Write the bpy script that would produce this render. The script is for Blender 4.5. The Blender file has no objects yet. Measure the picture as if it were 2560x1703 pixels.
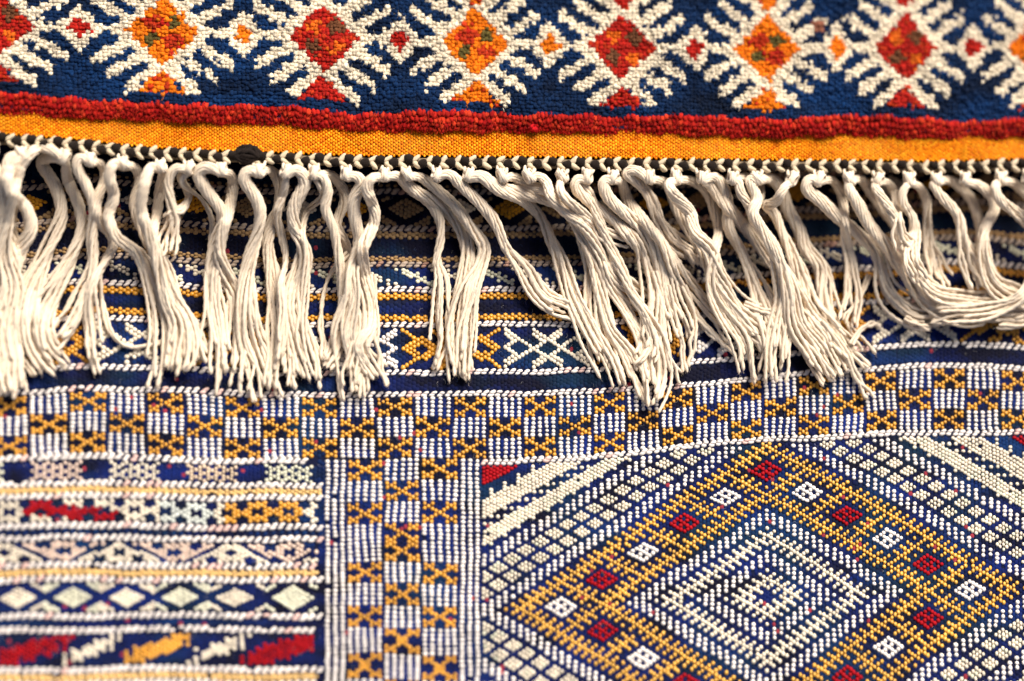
import bpy, math, random
import numpy as np
from mathutils import Vector, Matrix

random.seed(7)
rng = np.random.default_rng(7)
scene = bpy.context.scene
COL = scene.collection

# ------------------------------------------------------------------ camera, sky, sun, exposure
MM = 0.001
PX = 0.2 * MM                      # one photograph pixel at the centre of the cloth, in metres
FOCAL, SENSOR = 60.0, 36.0
DIST = 2560 * PX * FOCAL / SENSOR
YAW, PITCH = math.radians(7.5), math.radians(18.0)
cam_pos = Vector((-math.sin(YAW) * math.cos(PITCH), -math.sin(PITCH), math.cos(YAW) * math.cos(PITCH))) * DIST
fwd = (-cam_pos).normalized()
right = fwd.cross(Vector((0, 1, 0))).normalized()
up = right.cross(fwd).normalized()
cam = bpy.data.cameras.new("camera")
cam_ob = bpy.data.objects.new("camera", cam)
COL.objects.link(cam_ob)
cam_ob.matrix_world = Matrix(((right.x, up.x, -fwd.x, cam_pos.x), (right.y, up.y, -fwd.y, cam_pos.y),
                              (right.z, up.z, -fwd.z, cam_pos.z), (0, 0, 0, 1)))
cam.lens, cam.sensor_width = FOCAL, SENSOR
cam.clip_start, cam.clip_end = 0.01, 20.0
scene.camera = cam_ob

world = bpy.data.worlds.new("World")
scene.world = world
world.use_nodes = True
SUN_EL, SUN_AZ = math.radians(47), math.radians(62)      # azimuth measured from +x towards +y
wn = world.node_tree.nodes
sky = wn.new("ShaderNodeTexSky")
sky.sky_type = 'NISHITA'
sky.sun_disc = False
sky.sun_elevation = SUN_EL
sky.sun_rotation = math.pi / 2 - SUN_AZ
sky.dust_density = 3.0
sky.ozone_density = 0.5
sky.air_density = 0.7
wn["Background"].inputs[1].default_value = 0.06
world.node_tree.links.new(sky.outputs[0], wn["Background"].inputs[0])

sun = bpy.data.lights.new("sun", 'SUN')
sun.energy = 4.6
sun.angle = math.radians(38)
sun.color = (1.0, 0.905, 0.79)
sun_ob = bpy.data.objects.new("sun", sun)
COL.objects.link(sun_ob)
to_sun = Vector((math.cos(SUN_EL) * math.cos(SUN_AZ), math.cos(SUN_EL) * math.sin(SUN_AZ), math.sin(SUN_EL)))
sun_ob.rotation_euler = to_sun.to_track_quat('Z', 'Y').to_euler()
sun_ob.location = (0.5, 0.6, 1.2)

vs = scene.view_settings
vs.view_transform = 'Standard'
vs.look = 'None'
vs.gamma = 1.0
vs.use_curve_mapping = False
vs.exposure = 0.5

# ------------------------------------------------------------------ layout helpers
_R = np.array(right); _U = np.array(up); _F = np.array(fwd); _C = np.array(cam_pos)


def at(px, py, z):
    """point of the cloth at height z (metres) measured from photograph pixel (px, py)"""
    px = np.asarray(px, float); py = np.asarray(py, float); z = np.asarray(z, float)
    sx = (px - 1280.0) / 2560.0 * SENSOR / FOCAL
    sy = -(py - 851.5) / 2560.0 * SENSOR / FOCAL
    d = _F + sx[..., None] * _R + sy[..., None] * _U
    t = (z - _C[2]) / d[..., 2]
    return _C + t[..., None] * d


fp = at(np.array(1700.0), np.array(1000.0), np.array(0.004))
cam.dof.use_dof = True
cam.dof.focus_distance = float(np.dot(fp - _C, _F))
cam.dof.aperture_fstop = 1.75


def interp(pts):
    xs = np.array([p[0] for p in pts], float); ys = np.array([p[1] for p in pts], float)
    def f(x):
        x = np.asarray(x, float)
        y = np.interp(x, xs, ys)
        y = np.where(x < xs[0], ys[0] + (x - xs[0]) * (ys[1] - ys[0]) / (xs[1] - xs[0]), y)
        y = np.where(x > xs[-1], ys[-1] + (x - xs[-1]) * (ys[-1] - ys[-2]) / (xs[-1] - xs[-2]), y)
        return y
    return f


def smooth_interp(pts, k=90.0):
    f = interp(pts)
    offs = np.linspace(-k, k, 9)
    def g(x):
        x = np.asarray(x, float)
        return sum(f(x + o) for o in offs) / 9.0
    return g


def relief(px, py):
    """gentle waves of the flat woven rug, metres"""
    return MM * (1.3 * np.sin(px / 210.0 + py / 700.0) + 1.0 * np.sin(px / 90.0 - py / 330.0 + 1.3) * 0.5
                 + 1.2 * np.sin(py / 160.0 + px / 900.0 + 0.6))


_NG = [np.random.default_rng(40 + k).uniform(-1, 1, (64, 64)) for k in range(8)]


def vn(x, y, scale, seed=0):
    """smooth value noise in -1..1"""
    g = _NG[seed % 8]
    u = np.asarray(x, float) / scale + 13.7 * seed; v = np.asarray(y, float) / scale + 5.3 * seed
    i = np.floor(u).astype(int); j = np.floor(v).astype(int); a = u - i; b = v - j
    a = a * a * (3 - 2 * a); b = b * b * (3 - 2 * b)
    G = lambda p, q: g[q % 64, p % 64]
    return (G(i, j) * (1 - a) + G(i + 1, j) * a) * (1 - b) + (G(i, j + 1) * (1 - a) + G(i + 1, j + 1) * a) * b


# ------------------------------------------------------------------ materials
def yarn_material(name, rough=0.85, sheen=0.25, nscale=1400.0, bump=0.35, var=0.22, spec=0.25):
    m = bpy.data.materials.new(name)
    m.use_nodes = True
    nt = m.node_tree; n = nt.nodes; l = nt.links
    b = n["Principled BSDF"]
    at_ = n.new("ShaderNodeAttribute"); at_.attribute_name = "Col"
    tc = n.new("ShaderNodeTexCoord")
    nz = n.new("ShaderNodeTexNoise"); nz.inputs["Scale"].default_value = nscale; nz.inputs["Detail"].default_value = 3.0
    l.new(tc.outputs["Object"], nz.inputs["Vector"])
    mr = n.new("ShaderNodeMapRange")
    mr.inputs[1].default_value = 0.3; mr.inputs[2].default_value = 0.7
    mr.inputs[3].default_value = 1.0 - var; mr.inputs[4].default_value = 1.0 + var * 0.6
    l.new(nz.outputs[0], mr.inputs[0])
    mx = n.new("ShaderNodeMix"); mx.data_type = 'RGBA'; mx.blend_type = 'MULTIPLY'; mx.inputs[0].default_value = 1.0
    l.new(at_.outputs["Color"], mx.inputs[6]); l.new(mr.outputs[0], mx.inputs[7])
    l.new(mx.outputs[2], b.inputs["Base Color"])
    b.inputs["Roughness"].default_value = rough
    b.inputs["Specular IOR Level"].default_value = spec
    b.inputs["Sheen Weight"].default_value = sheen
    b.inputs["Sheen Roughness"].default_value = 0.5
    bp = n.new("ShaderNodeBump"); bp.inputs["Strength"].default_value = bump; bp.inputs["Distance"].default_value = 0.0003
    nz2 = n.new("ShaderNodeTexNoise"); nz2.inputs["Scale"].default_value = nscale * 1.7; nz2.inputs["Detail"].default_value = 2.0
    l.new(tc.outputs["Object"], nz2.inputs["Vector"])
    l.new(nz2.outputs[0], bp.inputs["Height"]); l.new(bp.outputs[0], b.inputs["Normal"])
    return m


M_STITCH = yarn_material("stitch_yarn", 0.75, 0.0, 1500, 0.3, 0.16, 0.14)
M_SILK = yarn_material("gold_silk_yarn", 0.33, 0.0, 1500, 0.2, 0.15, 0.6)
M_WOOL = yarn_material("pile_wool", 0.85, 0.04, 1300, 0.7, 0.28, 0.12)
M_COTTON = yarn_material("fringe_cotton", 0.9, 0.05, 1700, 0.5, 0.16, 0.12)
M_HEM = yarn_material("hem_wool", 0.7, 0.0, 1500, 0.35, 0.22, 0.12)
for _m in (M_COTTON,):  # cotton stays opaque
    _b = _m.node_tree.nodes["Principled BSDF"]
    _b.inputs["Subsurface Weight"].default_value = 0.0
    _b.inputs["Subsurface Radius"].default_value = (1.0, 0.6, 0.35)
    _b.inputs["Subsurface Scale"].default_value = 0.0008
M_FIBRE = yarn_material("loose_fibre", 0.8, 0.3, 900, 0.0, 0.1, 0.3)

# ------------------------------------------------------------------ mesh helpers
def make_mesh(name, verts, faces, cols=None, smooth=True):
    """faces: list of int arrays (n,k)"""
    me = bpy.data.meshes.new(name)
    verts = np.asarray(verts, np.float32)
    me.vertices.add(len(verts)); me.vertices.foreach_set("co", verts.ravel())
    faces = [np.asarray(f, np.int32) for f in faces if len(f)]
    nl = sum(f.size for f in faces); npoly = sum(len(f) for f in faces)
    me.loops.add(nl); me.polygons.add(npoly)
    me.loops.foreach_set("vertex_index", np.concatenate([f.ravel() for f in faces]))
    tot = np.concatenate([np.full(len(f), f.shape[1], np.int32) for f in faces])
    st = np.concatenate([[0], np.cumsum(tot)[:-1]]).astype(np.int32)
    me.polygons.foreach_set("loop_start", st)
    me.polygons.foreach_set("loop_total", tot)
    me.polygons.foreach_set("use_smooth", np.full(npoly, smooth))
    me.update(calc_edges=True)
    if cols is not None:
        ca = me.color_attributes.new("Col", 'FLOAT_COLOR', 'POINT')
        c = np.ones((len(verts), 4), np.float32); c[:, :3] = cols
        ca.data.foreach_set("color", c.ravel())
    return me


def link(name, me, mat, parent=None, kind=None, label=None):
    o = bpy.data.objects.new(name, me)
    COL.objects.link(o)
    if me is not None and mat is not None and not me.materials:
        me.materials.append(mat)
    if parent is not None:
        o.parent = parent
    if kind: o["kind"] = kind
    if label: o["label"] = label
    return o


def dome_template(n, rings):
    """unit dome: rings = [(radius, height)...] then an apex at height 1"""
    v = []; f4 = []; f3 = []
    for r, h in rings:
        for k in range(n):
            a = 2 * math.pi * k / n
            v.append((r * math.cos(a), r * math.sin(a), h))
    v.append((0, 0, 1.0))
    for q in range(len(rings) - 1):
        for k in range(n):
            k2 = (k + 1) % n
            f4.append((q * n + k, q * n + k2, (q + 1) * n + k2, (q + 1) * n + k))
    q = len(rings) - 1
    for k in range(n):
        f3.append((q * n + k, q * n + (k + 1) % n, len(v) - 1))
    return np.array(v, float), np.array(f4, int).reshape(-1, 4), np.array(f3, int)


T_HI = dome_template(8, [(1.0, -0.5), (0.80, 0.58)])
T_LO = dome_template(6, [(1.0, -0.6), (0.7, 0.6)])
T_FLAT = dome_template(6, [(1.0, -0.5)])


def stamp(tpl, cx, cy, a, b, h, ang, z0, col, lean=None, jit=0.0):
    """stamp many domes. arrays: centre px, half sizes px, height m, angle, base z m, colours"""
    tv, t4, t3 = tpl
    N = len(cx); K = len(tv)
    ca, sa = np.cos(ang)[:, None], np.sin(ang)[:, None]
    lx = tv[None, :, 0] * a[:, None]; ly = tv[None, :, 1] * b[:, None]
    if jit:
        lx = lx * (1 + jit * rng.standard_normal((N, K))); ly = ly * (1 + jit * rng.standard_normal((N, K)))
    dx = lx * ca - ly * sa; dy = lx * sa + ly * ca
    zz = z0[:, None] + tv[None, :, 2] * h[:, None]
    if jit:
        zz = zz + jit * 0.5 * h[:, None] * rng.standard_normal((N, K))
    if lean is not None:
        dx = dx + lean[0][:, None] * np.maximum(tv[None, :, 2], 0); dy = dy + lean[1][:, None] * np.maximum(tv[None, :, 2], 0)
    P = at(cx[:, None] + dx, cy[:, None] + dy, zz).reshape(-1, 3)
    base = (np.arange(N) * K)[:, None, None]
    # image y runs down, so flip the winding
    f4 = (t4[None][:, :, ::-1] + base).reshape(-1, 4)
    f3 = (t3[None][:, :, ::-1] + base).reshape(-1, 3)
    C = np.repeat(col, K, axis=0)
    return P, f4, f3, C


def hairs(p0, p1, p2, rad, col):
    """thin three-sided fibres through three points each"""
    N = len(p0)
    if p1 is None:
        offs = np.array([[1, 0, 0], [-0.5, 0.8, 0.3], [-0.5, -0.6, 0.7]])
        pts = np.stack([p0, p2], 1); rr = np.array([1.0, 0.35])
        V = (pts[:, :, None, :] + offs[None, None] * (rad[:, None, None, None] * rr[None, :, None, None])).reshape(-1, 3)
        f = np.array([(k, (k + 1) % 3, 3 + (k + 1) % 3, 3 + k) for k in range(3)])
        return V, (f[None] + (np.arange(N) * 6)[:, None, None]).reshape(-1, 4), np.repeat(col, 6, axis=0)
    pts = np.stack([p0, p1, p2], 1)
    offs = np.array([[1, 0, 0], [-0.5, 0.8, 0.3], [-0.5, -0.6, 0.7]])
    rr = np.array([1.0, 0.8, 0.35])
    V = (pts[:, :, None, :] + offs[None, None] * (rad[:, None, None, None] * rr[None, :, None, None])).reshape(-1, 3)
    f = []
    for q in range(2):
        for k in range(3):
            k2 = (k + 1) % 3
            f.append((q * 3 + k, q * 3 + k2, q * 3 + 3 + k2, q * 3 + 3 + k))
    F = (np.array(f)[None] + (np.arange(N) * 9)[:, None, None]).reshape(-1, 4)
    return V, F, np.repeat(col, 9, axis=0)


# ------------------------------------------------------------------ floor under the rugs
fv = np.array([(-0.9, -0.9, -0.0075), (0.9, -0.9, -0.0075), (0.9, 0.9, -0.0075), (-0.9, 0.9, -0.0075)])
fl = link("floor", make_mesh("floor", fv, [np.array([[0, 1, 2, 3]])], np.full((4, 3), 0.18)), yarn_material("floor_screed", 0.8, 0, 60, 0.2, 0.2), None, "structure")

# ------------------------------------------------------------------ roots
def root(name, loc, label, cat):
    o = bpy.data.objects.new(name, None); COL.objects.link(o)
    o.location = loc; o["label"] = label; o["category"] = cat
    return o


kilim = root("flatwoven_rug", (0, 0, 0), "blue flat-woven rug with white stripes, checker borders and gold medallion, lying under the fringe", "rug")
pile = root("pile_rug", (0, 0, 0), "thick blue pile rug with red and orange diamonds, orange hem and cream fringe", "rug")

# ================================================================== FLAT WOVEN RUG
WHITE = (0.90, 0.84, 0.79); CREAM = (0.84, 0.75, 0.60); SHADED_TAN = (0.40, 0.26, 0.13); PINK = (0.83, 0.64, 0.52)  # the tan is gold and white yarn with the fringe's shade painted in
GOLD = (0.76, 0.355, 0.03); GOLD2 = (0.84, 0.455, 0.07); RED = (0.37, 0.004, 0.010); BLUE = (0.002, 0.014, 0.135); NAVY = (0.001, 0.0013, 0.013)
TEAL = (0.002, 0.05, 0.12); SEA = (0.78, 0.77, 0.60)

colx = smooth_interp([(-140, -545), (-84, 2), (-60, 240), (0, 818), (40, 1194), (60, 1368), (124, 1917), (162, 2236), (200, 2560), (240, 2890)], 4)
lineA = smooth_interp([(-300, 990), (0, 985), (95, 979), (190, 967), (332, 972), (474, 977), (664, 987), (928, 984), (1094, 984), (1284, 982), (1477, 979),
                       (1664, 968), (1776, 955), (1865, 946), (1949, 937), (2172, 924), (2351, 911), (2485, 913), (2560, 922), (2900, 940)], 40)
lineB = smooth_interp([(-300, 1150), (0, 1149), (95, 1144), (237, 1142), (379, 1147), (521, 1154), (697, 1152), (800, 1151), (1000, 1153), (1193, 1155), (1240, 1157),
                       (1335, 1152), (1430, 1147), (1524, 1140), (1619, 1128), (1714, 1116), (1809, 1107), (1917, 1101), (2050, 1095), (2144, 1088), (2239, 1081),
                       (2334, 1081), (2476, 1082), (2560, 1082), (2900, 1086)], 30)


def y_upper(x, v):
    wa = lineA(x) - 984.0; wb = lineB(x) - 1152.0
    t = np.clip((v - 984.0) / 168.0, 0, 1)
    t2 = np.clip((984.0 - v) / 500.0, 0, 1)
    return v + wa * (1 - t) * (1 - 0.12 * t2) + wb * t - 14 * t2 * np.exp(-((np.asarray(x) - 250) / 300.0) ** 2)


def y_left(x, v):
    wb = lineB(x) - 1152.0
    f = np.clip((v - 1152) / 550.0, 0, 1)
    return v + wb * (1 - 0.5 * f) + 3.0 * np.sin(np.asarray(x) / 85.0 + v / 140.0) * f + 4 * f * np.sin(np.asarray(x) / 260.0 + 2.0)


def y_plain(x, v):
    return v + 2.0 * np.sin(np.asarray(x) / 60.0 + v / 200.0)


tiltC = smooth_interp([(1000, 39), (1193, 34), (1268, 31), (1600, 14), (1917, 0), (2250, -13), (2557, -21), (2900, -26)], 60)


def y_right(x, j):
    t = np.clip(-j / 37.5, 0, 1.15)
    tb = lineB(x) - 1101.0
    return 1493 + tiltC(x) * (1 - t) + tb * t + 11.2 * j + 0.022 * j * j


cells = {}          # key -> list of (px, py, a, b, h, ang, colour)


def add(key, x, y, col, a=5.3, b=5.9, h=0.6, ang=0.0):
    cells.setdefault(key, []).append((x, y, a, b, h, ang, col[0], col[1], col[2]))


def ground(key, x, y, pitch, bright=0.0):
    # dyed wool varies from pale to dark blue along each weft; towards the pile rug its shade is painted in, almost black
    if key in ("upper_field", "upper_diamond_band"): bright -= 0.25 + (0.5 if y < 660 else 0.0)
    k = 0.40 + 0.45 * float(vn(x, y * 5.0, 130, 1)) + 0.35 * float(vn(x, y, 60, 2)) + bright + random.uniform(-.1, .1)
    k = min(1.35, max(0.0, k))
    c = [NAVY[q] * (1 - k) + BLUE[q] * k for q in range(3)]
    c = [max(v, 0.001) for v in c]
    t = 0.5 * max(0.0, float(vn(x, y, 110, 3)) - .1)
    c = [c[q] * (1 - t) + TEAL[q] * t for q in range(3)]
    if random.random() < 0.008: c = [0.30, 0.03, 0.05]
    cells.setdefault((key, "ground"), []).append((x, y, pitch * 0.60, 6.6, 0.35, 0.0, c[0], c[1], c[2]))


def weave(band, v0, v1, n, i0, i1, yf, fn):
    """one band of n rows of stitches between v0 and v1; odd warps sit half a row lower"""
    hgt = (v1 - v0) / n
    for i in range(i0, i1 + 1):
        x = float(colx(i)); pitch = float(colx(i + 1)) - x
        odd = i & 1
        for r in range(n if not odd else n - 1):
            v = v0 + (r + 0.5 + 0.5 * odd) * hgt
            x2 = x + random.uniform(-.5, .5)
            y = float(yf(x, v)) + random.uniform(-.5, .5)
            res = fn(i, 2 * r + odd)
            if res is None or isinstance(res, float):
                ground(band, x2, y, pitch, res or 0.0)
            else:
                key, col = res[0], res[1]
                wide = res[2] if len(res) > 2 else 0.62
                add((band,) + key, x2, y, col, pitch * wide, hgt * (0.54 if wide < .65 else 0.515), 0.6 if wide < .65 else 0.75)


def twill(band, v, i0, i1, yf, col=WHITE, rows=1, name="white_stripe"):
    """oblique floats that make the white lines"""
    for i in range(i0, i1 + 1, 2):
        x = float(colx(i)) + random.uniform(-.6, .6); pitch = float(colx(i + 1) - colx(i))
        y = float(yf(x, v)) + random.uniform(-.6, .6)
        c = col
        c = (0.90, 0.83, 0.78) if random.random() > 0.1 else (0.84, 0.58, 0.52)
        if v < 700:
            c = tuple(q_ * (0.62, 0.54, 0.46)[n_] for n_, q_ in enumerate(c))  # white dimmed to tan: shade below the pile rug's edge, put into the colour
        add((band, name, round(v)), x + .25 * pitch, y - 3.3, c, pitch * 0.92, 5.2 if v > 1000 else 4.6, 0.75, -0.32)
        add((band, name, round(v)), x - .30 * pitch, y + 3.4, c, pitch * 0.92, 5.1 if v > 1000 else 4.5, 0.7, -0.32)


def plain(i, j):
    return None


def gold_stripe(v):
    return lambda i, j: ((("gold_stripe", round(v))), GOLD)


def zig(u, per):
    return abs(((u / per) % 1.0) * 2 - 1)


# --- bands above the checker border (they run on beneath the fringe)
L, R_ = -106, 224
def fish(i, j):
    per = 27; k = math.floor((i - 20) / per); u = (i - 20) - k * per - 13; y = (j - 8) / 2.0; ay = abs(y)
    col = GOLD if k % 2 == 0 else (CREAM if k % 4 == 1 else WHITE)
    on = False
    for cx in (-8, 0, 8):
        dd = abs(u - cx) / 2.0 + ay
        if dd <= 1.05: return None
        if dd <= 2.9: on = True
    if 1.5 <= ay <= 4.2:
        if abs(abs(u) - 8 - (ay - 1.5) * 1.8) <= 1.3 or abs(abs(u) - (ay - 0.3)) <= 1.3: on = True
    return (("fish_motif", k), col) if on else None


def leafband(i, j):
    per = 11; y = (j - 3) / 2.0
    u = i - 2.1 * y - 6; k = math.floor(u / per); u = u - k * per - per / 2
    col = CREAM if k % 2 == 0 else SEA
    edge = 3.6 - 0.75 * abs(y)
    if abs(u) <= edge and (abs(u) < edge - 1.5 or (i & 1) == 0): return (("leaf_motif", k), col)
    return None


def topdiamonds(i, j):
    per = 14; k = math.floor(i / per); u = i - k * per - 7; y = (j - 5) / 2.0
    col = GOLD if k % 3 == 0 else (SHADED_TAN if k % 3 == 1 else CREAM)
    if abs(u) / 2 + abs(y) <= 2.4: return (("diamond_motif", k), col)
    w = 7 - abs(u)
    if w / 2 + (2.6 - abs(y)) <= 1.3 and w >= 1: return (("diamond_motif", k), SHADED_TAN)  # tan fillers carry the painted shade too
    return None


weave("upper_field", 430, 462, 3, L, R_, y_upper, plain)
weave("upper_field", 462, 470, 1, L, R_, y_upper, lambda i, j: (("gold_stripe", 466), SHADED_TAN))
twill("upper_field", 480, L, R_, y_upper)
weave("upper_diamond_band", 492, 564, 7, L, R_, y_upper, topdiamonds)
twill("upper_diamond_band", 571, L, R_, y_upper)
weave("upper_field", 578, 597, 2, L, R_, y_upper, lambda i, j: (("gold_stripe", 588), SHADED_TAN))
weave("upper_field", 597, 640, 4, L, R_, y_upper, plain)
weave("upper_field", 640, 655, 2, L, R_, y_upper, lambda i, j: (("gold_stripe", 648), (0.50, 0.32, 0.15)))  # gold dimmed to brown, shade of the fringe painted in
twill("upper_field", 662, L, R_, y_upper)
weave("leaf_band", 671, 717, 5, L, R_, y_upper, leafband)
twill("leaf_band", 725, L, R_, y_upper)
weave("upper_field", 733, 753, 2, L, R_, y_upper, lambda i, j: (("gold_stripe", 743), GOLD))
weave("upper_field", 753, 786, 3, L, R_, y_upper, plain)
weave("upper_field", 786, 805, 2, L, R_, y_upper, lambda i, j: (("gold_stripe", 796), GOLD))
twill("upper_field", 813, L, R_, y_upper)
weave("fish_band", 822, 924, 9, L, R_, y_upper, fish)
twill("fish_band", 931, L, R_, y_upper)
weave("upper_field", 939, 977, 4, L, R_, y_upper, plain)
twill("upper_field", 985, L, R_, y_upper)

# --- checker border
GP = set()
for a_, j_ in [(0, 0), (0, 2), (2, 0), (2, 2), (1, 1), (3, 3), (4, 4), (3, 5), (0, 6), (0, 8), (2, 6), (2, 8), (1, 7)]:
    GP.add((a_, j_)); GP.add((8 - a_, j_))


def checker(i, j):
    a_ = (i - 4) % 10; k = (i - 4) // 10; g = min(j // 10, 2); jj = j - 10 * g
    if a_ == 9 or jj > 8: return None
    if (k + g) % 2 == 0:
        if a_ % 2 == 0: return (("striped_block", k, g), WHITE, 0.68)
        return 0.4
    elif (a_, jj) in GP: return (("cross_block", k, g), GOLD, 0.53)
    return -0.2


def checker2(i, j):
    # fill the last row of each white block, whose floats run without a gap
    a_ = (i - 4) % 10; k = (i - 4) // 10; g = min(j // 10, 2)
    if a_ % 2 == 0 and a_ < 9 and (k + g) % 2 == 0: return (("striped_block", k, g), WHITE, 0.68)
    return checker(i, j)


weave("checker_border", 993, 1145, 15, L, R_, y_upper, checker2)
twill("checker_border", 1152, L, -5, y_upper)
twill("checker_border", 1152, 42, R_, y_upper)

# --- upright border column
bl = [5, 5, 5, 9, 5, 5, 5, 6, 6, 5, 5, 5, 5]
edges = np.concatenate([[0], np.cumsum(bl)])
mid = [5, 5, 5, 9, 5, 5, 5, 6, 6, 5, 5, 5, 5]


def column(i, j):
    r = j // 2
    if i in (0, 2, 4, 36, 38, 40): return (("white_cord", i), WHITE, 0.68)
    if not 6 <= i <= 34: return None
    m = (i - 6) // 10; a_ = (i - 6) % 10
    if a_ == 9: return None
    k = int(np.searchsorted(edges, r, side='right') - 1); jj = j - 2 * int(edges[k]); nrow = bl[min(k, len(bl) - 1)]
    gold = (k % 2 == 0) if m != 1 else (k % 2 == 1)
    if not gold:
        return (("striped_block", m, k), WHITE, 0.68) if a_ % 2 == 0 else 0.4
    if nrow == 9:
        ok = (a_, jj) in GP or (a_, jj - 8) in GP
    elif nrow == 6:
        ok = (a_, jj) in GP if jj < 5 else (a_, jj - 2) in GP
    else:
        ok = (a_, jj) in GP
    return (("cross_block", m, k), GOLD, 0.53) if ok else None


weave("border_column", 1147, 1147 + 68 * 10.85, 68, -2, 41, y_plain, column)

# --- right panel: the stepped medallion
def lattice(ev, d, D):
    return d in (D - 2, D, D + 2) if ev else D - 1 <= d <= D + 1


def medallion(ip, jj):
    ai, aj = abs(ip), abs(jj)
    d = (ai + aj) // 2; q = (ai - aj) // 2; ev = (ip % 2 == 0)
    sx = 1 if ip > 0 else -1; sy = 1 if jj > 0 else -1
    if lattice(ev, d, 4): return (("cream_star",), CREAM)
    if ev and d in (8, 9, 10): return (("dashed_ring", 1), WHITE, 0.68)
    if lattice(ev, d, 14): return (("cream_lattice_ring",), CREAM)
    if ev and d in (18, 19, 20): return (("dashed_ring", 2), WHITE, 0.68)
    if 27 <= d <= 33:
        k = round((q + 30) / 12.0); dq = q - (-30 + 12 * k); dd = d - 30
        if max(abs(dd), abs(dq)) <= 2:
            hole = abs(dd) == 1 and abs(dq) == 1
            if 0 <= k <= 5 and not hole:
                kx = 0 if k == 0 else sx; ky = 0 if k == 5 else sy
                return (("red_diamond", k, kx, ky), RED) if k % 2 == 0 else (("white_diamond", k, kx, ky), WHITE, 0.66)
            return None
    if lattice(ev, d, 24) or lattice(ev, d, 36): return (("gold_lattice",), GOLD2, 0.54)
    if 26 < d < 34:
        k = round((q + 24) / 12.0); dq = q - (-24 + 12 * k)
        if (abs(dq) in (0, 2)) if ev else abs(dq) <= 1: return (("gold_lattice",), GOLD2, 0.54)
    if ev and d in (40, 41, 42): return (("dashed_ring", 3), WHITE, 0.68)
    if 44 <= d <= 50 and d != 47:
        cd = 45 if d < 47 else 49; kq = round((q - 1) / 4.0); dq = q - 1 - 4 * kq
        if abs(dq) <= 1: return (("small_diamond", cd, kq, sx, sy), CREAM if random.random() > .1 else SEA, 0.52)
    if ev and d in (52, 53, 54): return (("dashed_ring", 4), WHITE, 0.68)
    if 57 <= d <= 60 or (d in (56, 61) and ev and (ip // 2) % 2 == 0): return (("serrated_band", 1, sx, sy), CREAM if random.random() > .25 else SEA)
    if d == 62 and ev and (ip // 2) % 2: return (("serrated_band", 1, sx, sy), CREAM)
    if 64 <= d <= 68 or (d in (63, 69, 70) and ev and (ip // 2) % 2 == 0): return (("serrated_band", 2, sx, sy), CREAM)
    if 73 <= d <= 77: return (("red_corner", sx, sy), RED)
    return None


for i in range(42, R_ + 1):
    x = float(colx(i)); pitch = float(colx(i + 1)) - x; ip = i - 124
    yb = float(lineB(x))
    for jj in range(-80, 72):
        if (jj - ip) % 2: continue
        j = jj / 2.0
        y = float(y_right(x, j)) + random.uniform(-.5, .5)
        if y < yb + 10: continue
        res = medallion(ip, jj)
        x2 = x + random.uniform(-.5, .5)
        if res is None: ground("medallion_field", x2, y, pitch)
        else:
            add(("medallion_field",) + res[0], x2, y, res[1], pitch * (res[2] if len(res) > 2 else 0.62), 6.0 + 0.02 * j, 0.72)

# --- left panel: stripes and motif bands
def xband(i, j):
    per = 20; k = math.floor((i + 76) / per); u = i + 76 - k * per - 6; y = abs(j - 4) / 2.0
    if abs(u) > 6: return None
    dist = min(abs(u + 4), abs(u), abs(u - 4))
    if abs(y - (1 + 0.5 * dist)) <= .1 or (dist == 2 and y < .6) or (dist == 1 and y == .5):
        return (("star_motif", k), [PINK, CREAM, (0.74, 0.58, 0.42), SEA][k % 4], 0.5)
    return None


def boxes(i, j):
    r = j / 2.0; a_ = (i + 96) % 8; x = float(colx(i))
    if 560 < x < 760: col, nm = GOLD, "gold_key"
    elif 60 < x < 290 and abs((x - 60) / 230 * 3.2 + 0.8 - r) < 1.7: col, nm = RED, "red_key"
    elif 400 < x < 530: col, nm = (0.72, 0.76, 0.70), "teal_key"
    else: col, nm = CREAM, "cream_key"
    k = (i + 96) // 8
    if a_ in (0, 4): on = True
    elif a_ < 4: on = (1.4 <= r <= 2.6)
    else: on = r <= 1.1 or r >= 2.9
    if a_ > 4 and r in (0.0, 4.0) and a_ % 2: on = False
    if col is RED and abs((x - 60) / 230 * 3.2 + 0.8 - r) < 0.6 and random.random() < .75: on = True
    return ((nm, k), col) if on else None


def eyes2(i, j):
    for k in range(-6, 8):
        up_ = k % 2 == 0
        c = -54 + 14.6 * k
        u = i - c; y = j / 2.0; yy = (y if up_ else 4 - y) + 0.4
        if abs(u) <= 0.4 + yy * 2.35:
            if abs(u) < 1.7 and abs(y - 2) < 0.8: return None
            if yy > 3.1 and 3.4 < abs(u) < 6.6: return None
            return (("eye_motif", k), CREAM if up_ else PINK)
    return None


def diamonds(i, j):
    per = 14.3; k = math.floor((i + 80.5) / per + 0.5); u = i + 80.5 - k * per; y = (j - 6) / 2.0
    col = CREAM if k % 2 == 0 else SEA
    if abs(u) / 2 + abs(y) <= 2.6: return (("diamond_motif", k), col)
    w = per / 2 - abs(u)
    if abs(y) >= 1.5 and w / 2 <= abs(y) - 1.2 and not (abs(w) < 0.8 and abs(y) > 2.6): return (("filler_triangle", k, u > 0, y > 0), SEA if k % 2 else CREAM)
    return None


def leaves(i, j):
    y = (j - 6) / 2.0; s = i + 2.3 * y + 0.0
    for k, (c, col, w) in enumerate([(-106, GOLD, 6.0), (-76.5, RED, 8.6), (-61.5, CREAM, 6.2), (-44.0, GOLD, 7.4), (-28.0, CREAM, 6.0), (-11.5, RED, 9.0)]):
        e = w - 1.45 * abs(y)
        if abs(s - c) <= e:
            if abs(s - c) > e - 2.4 and (i & 1 or random.random() < .12): return None
            return (("leaf_motif", k), col)
    return None


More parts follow.
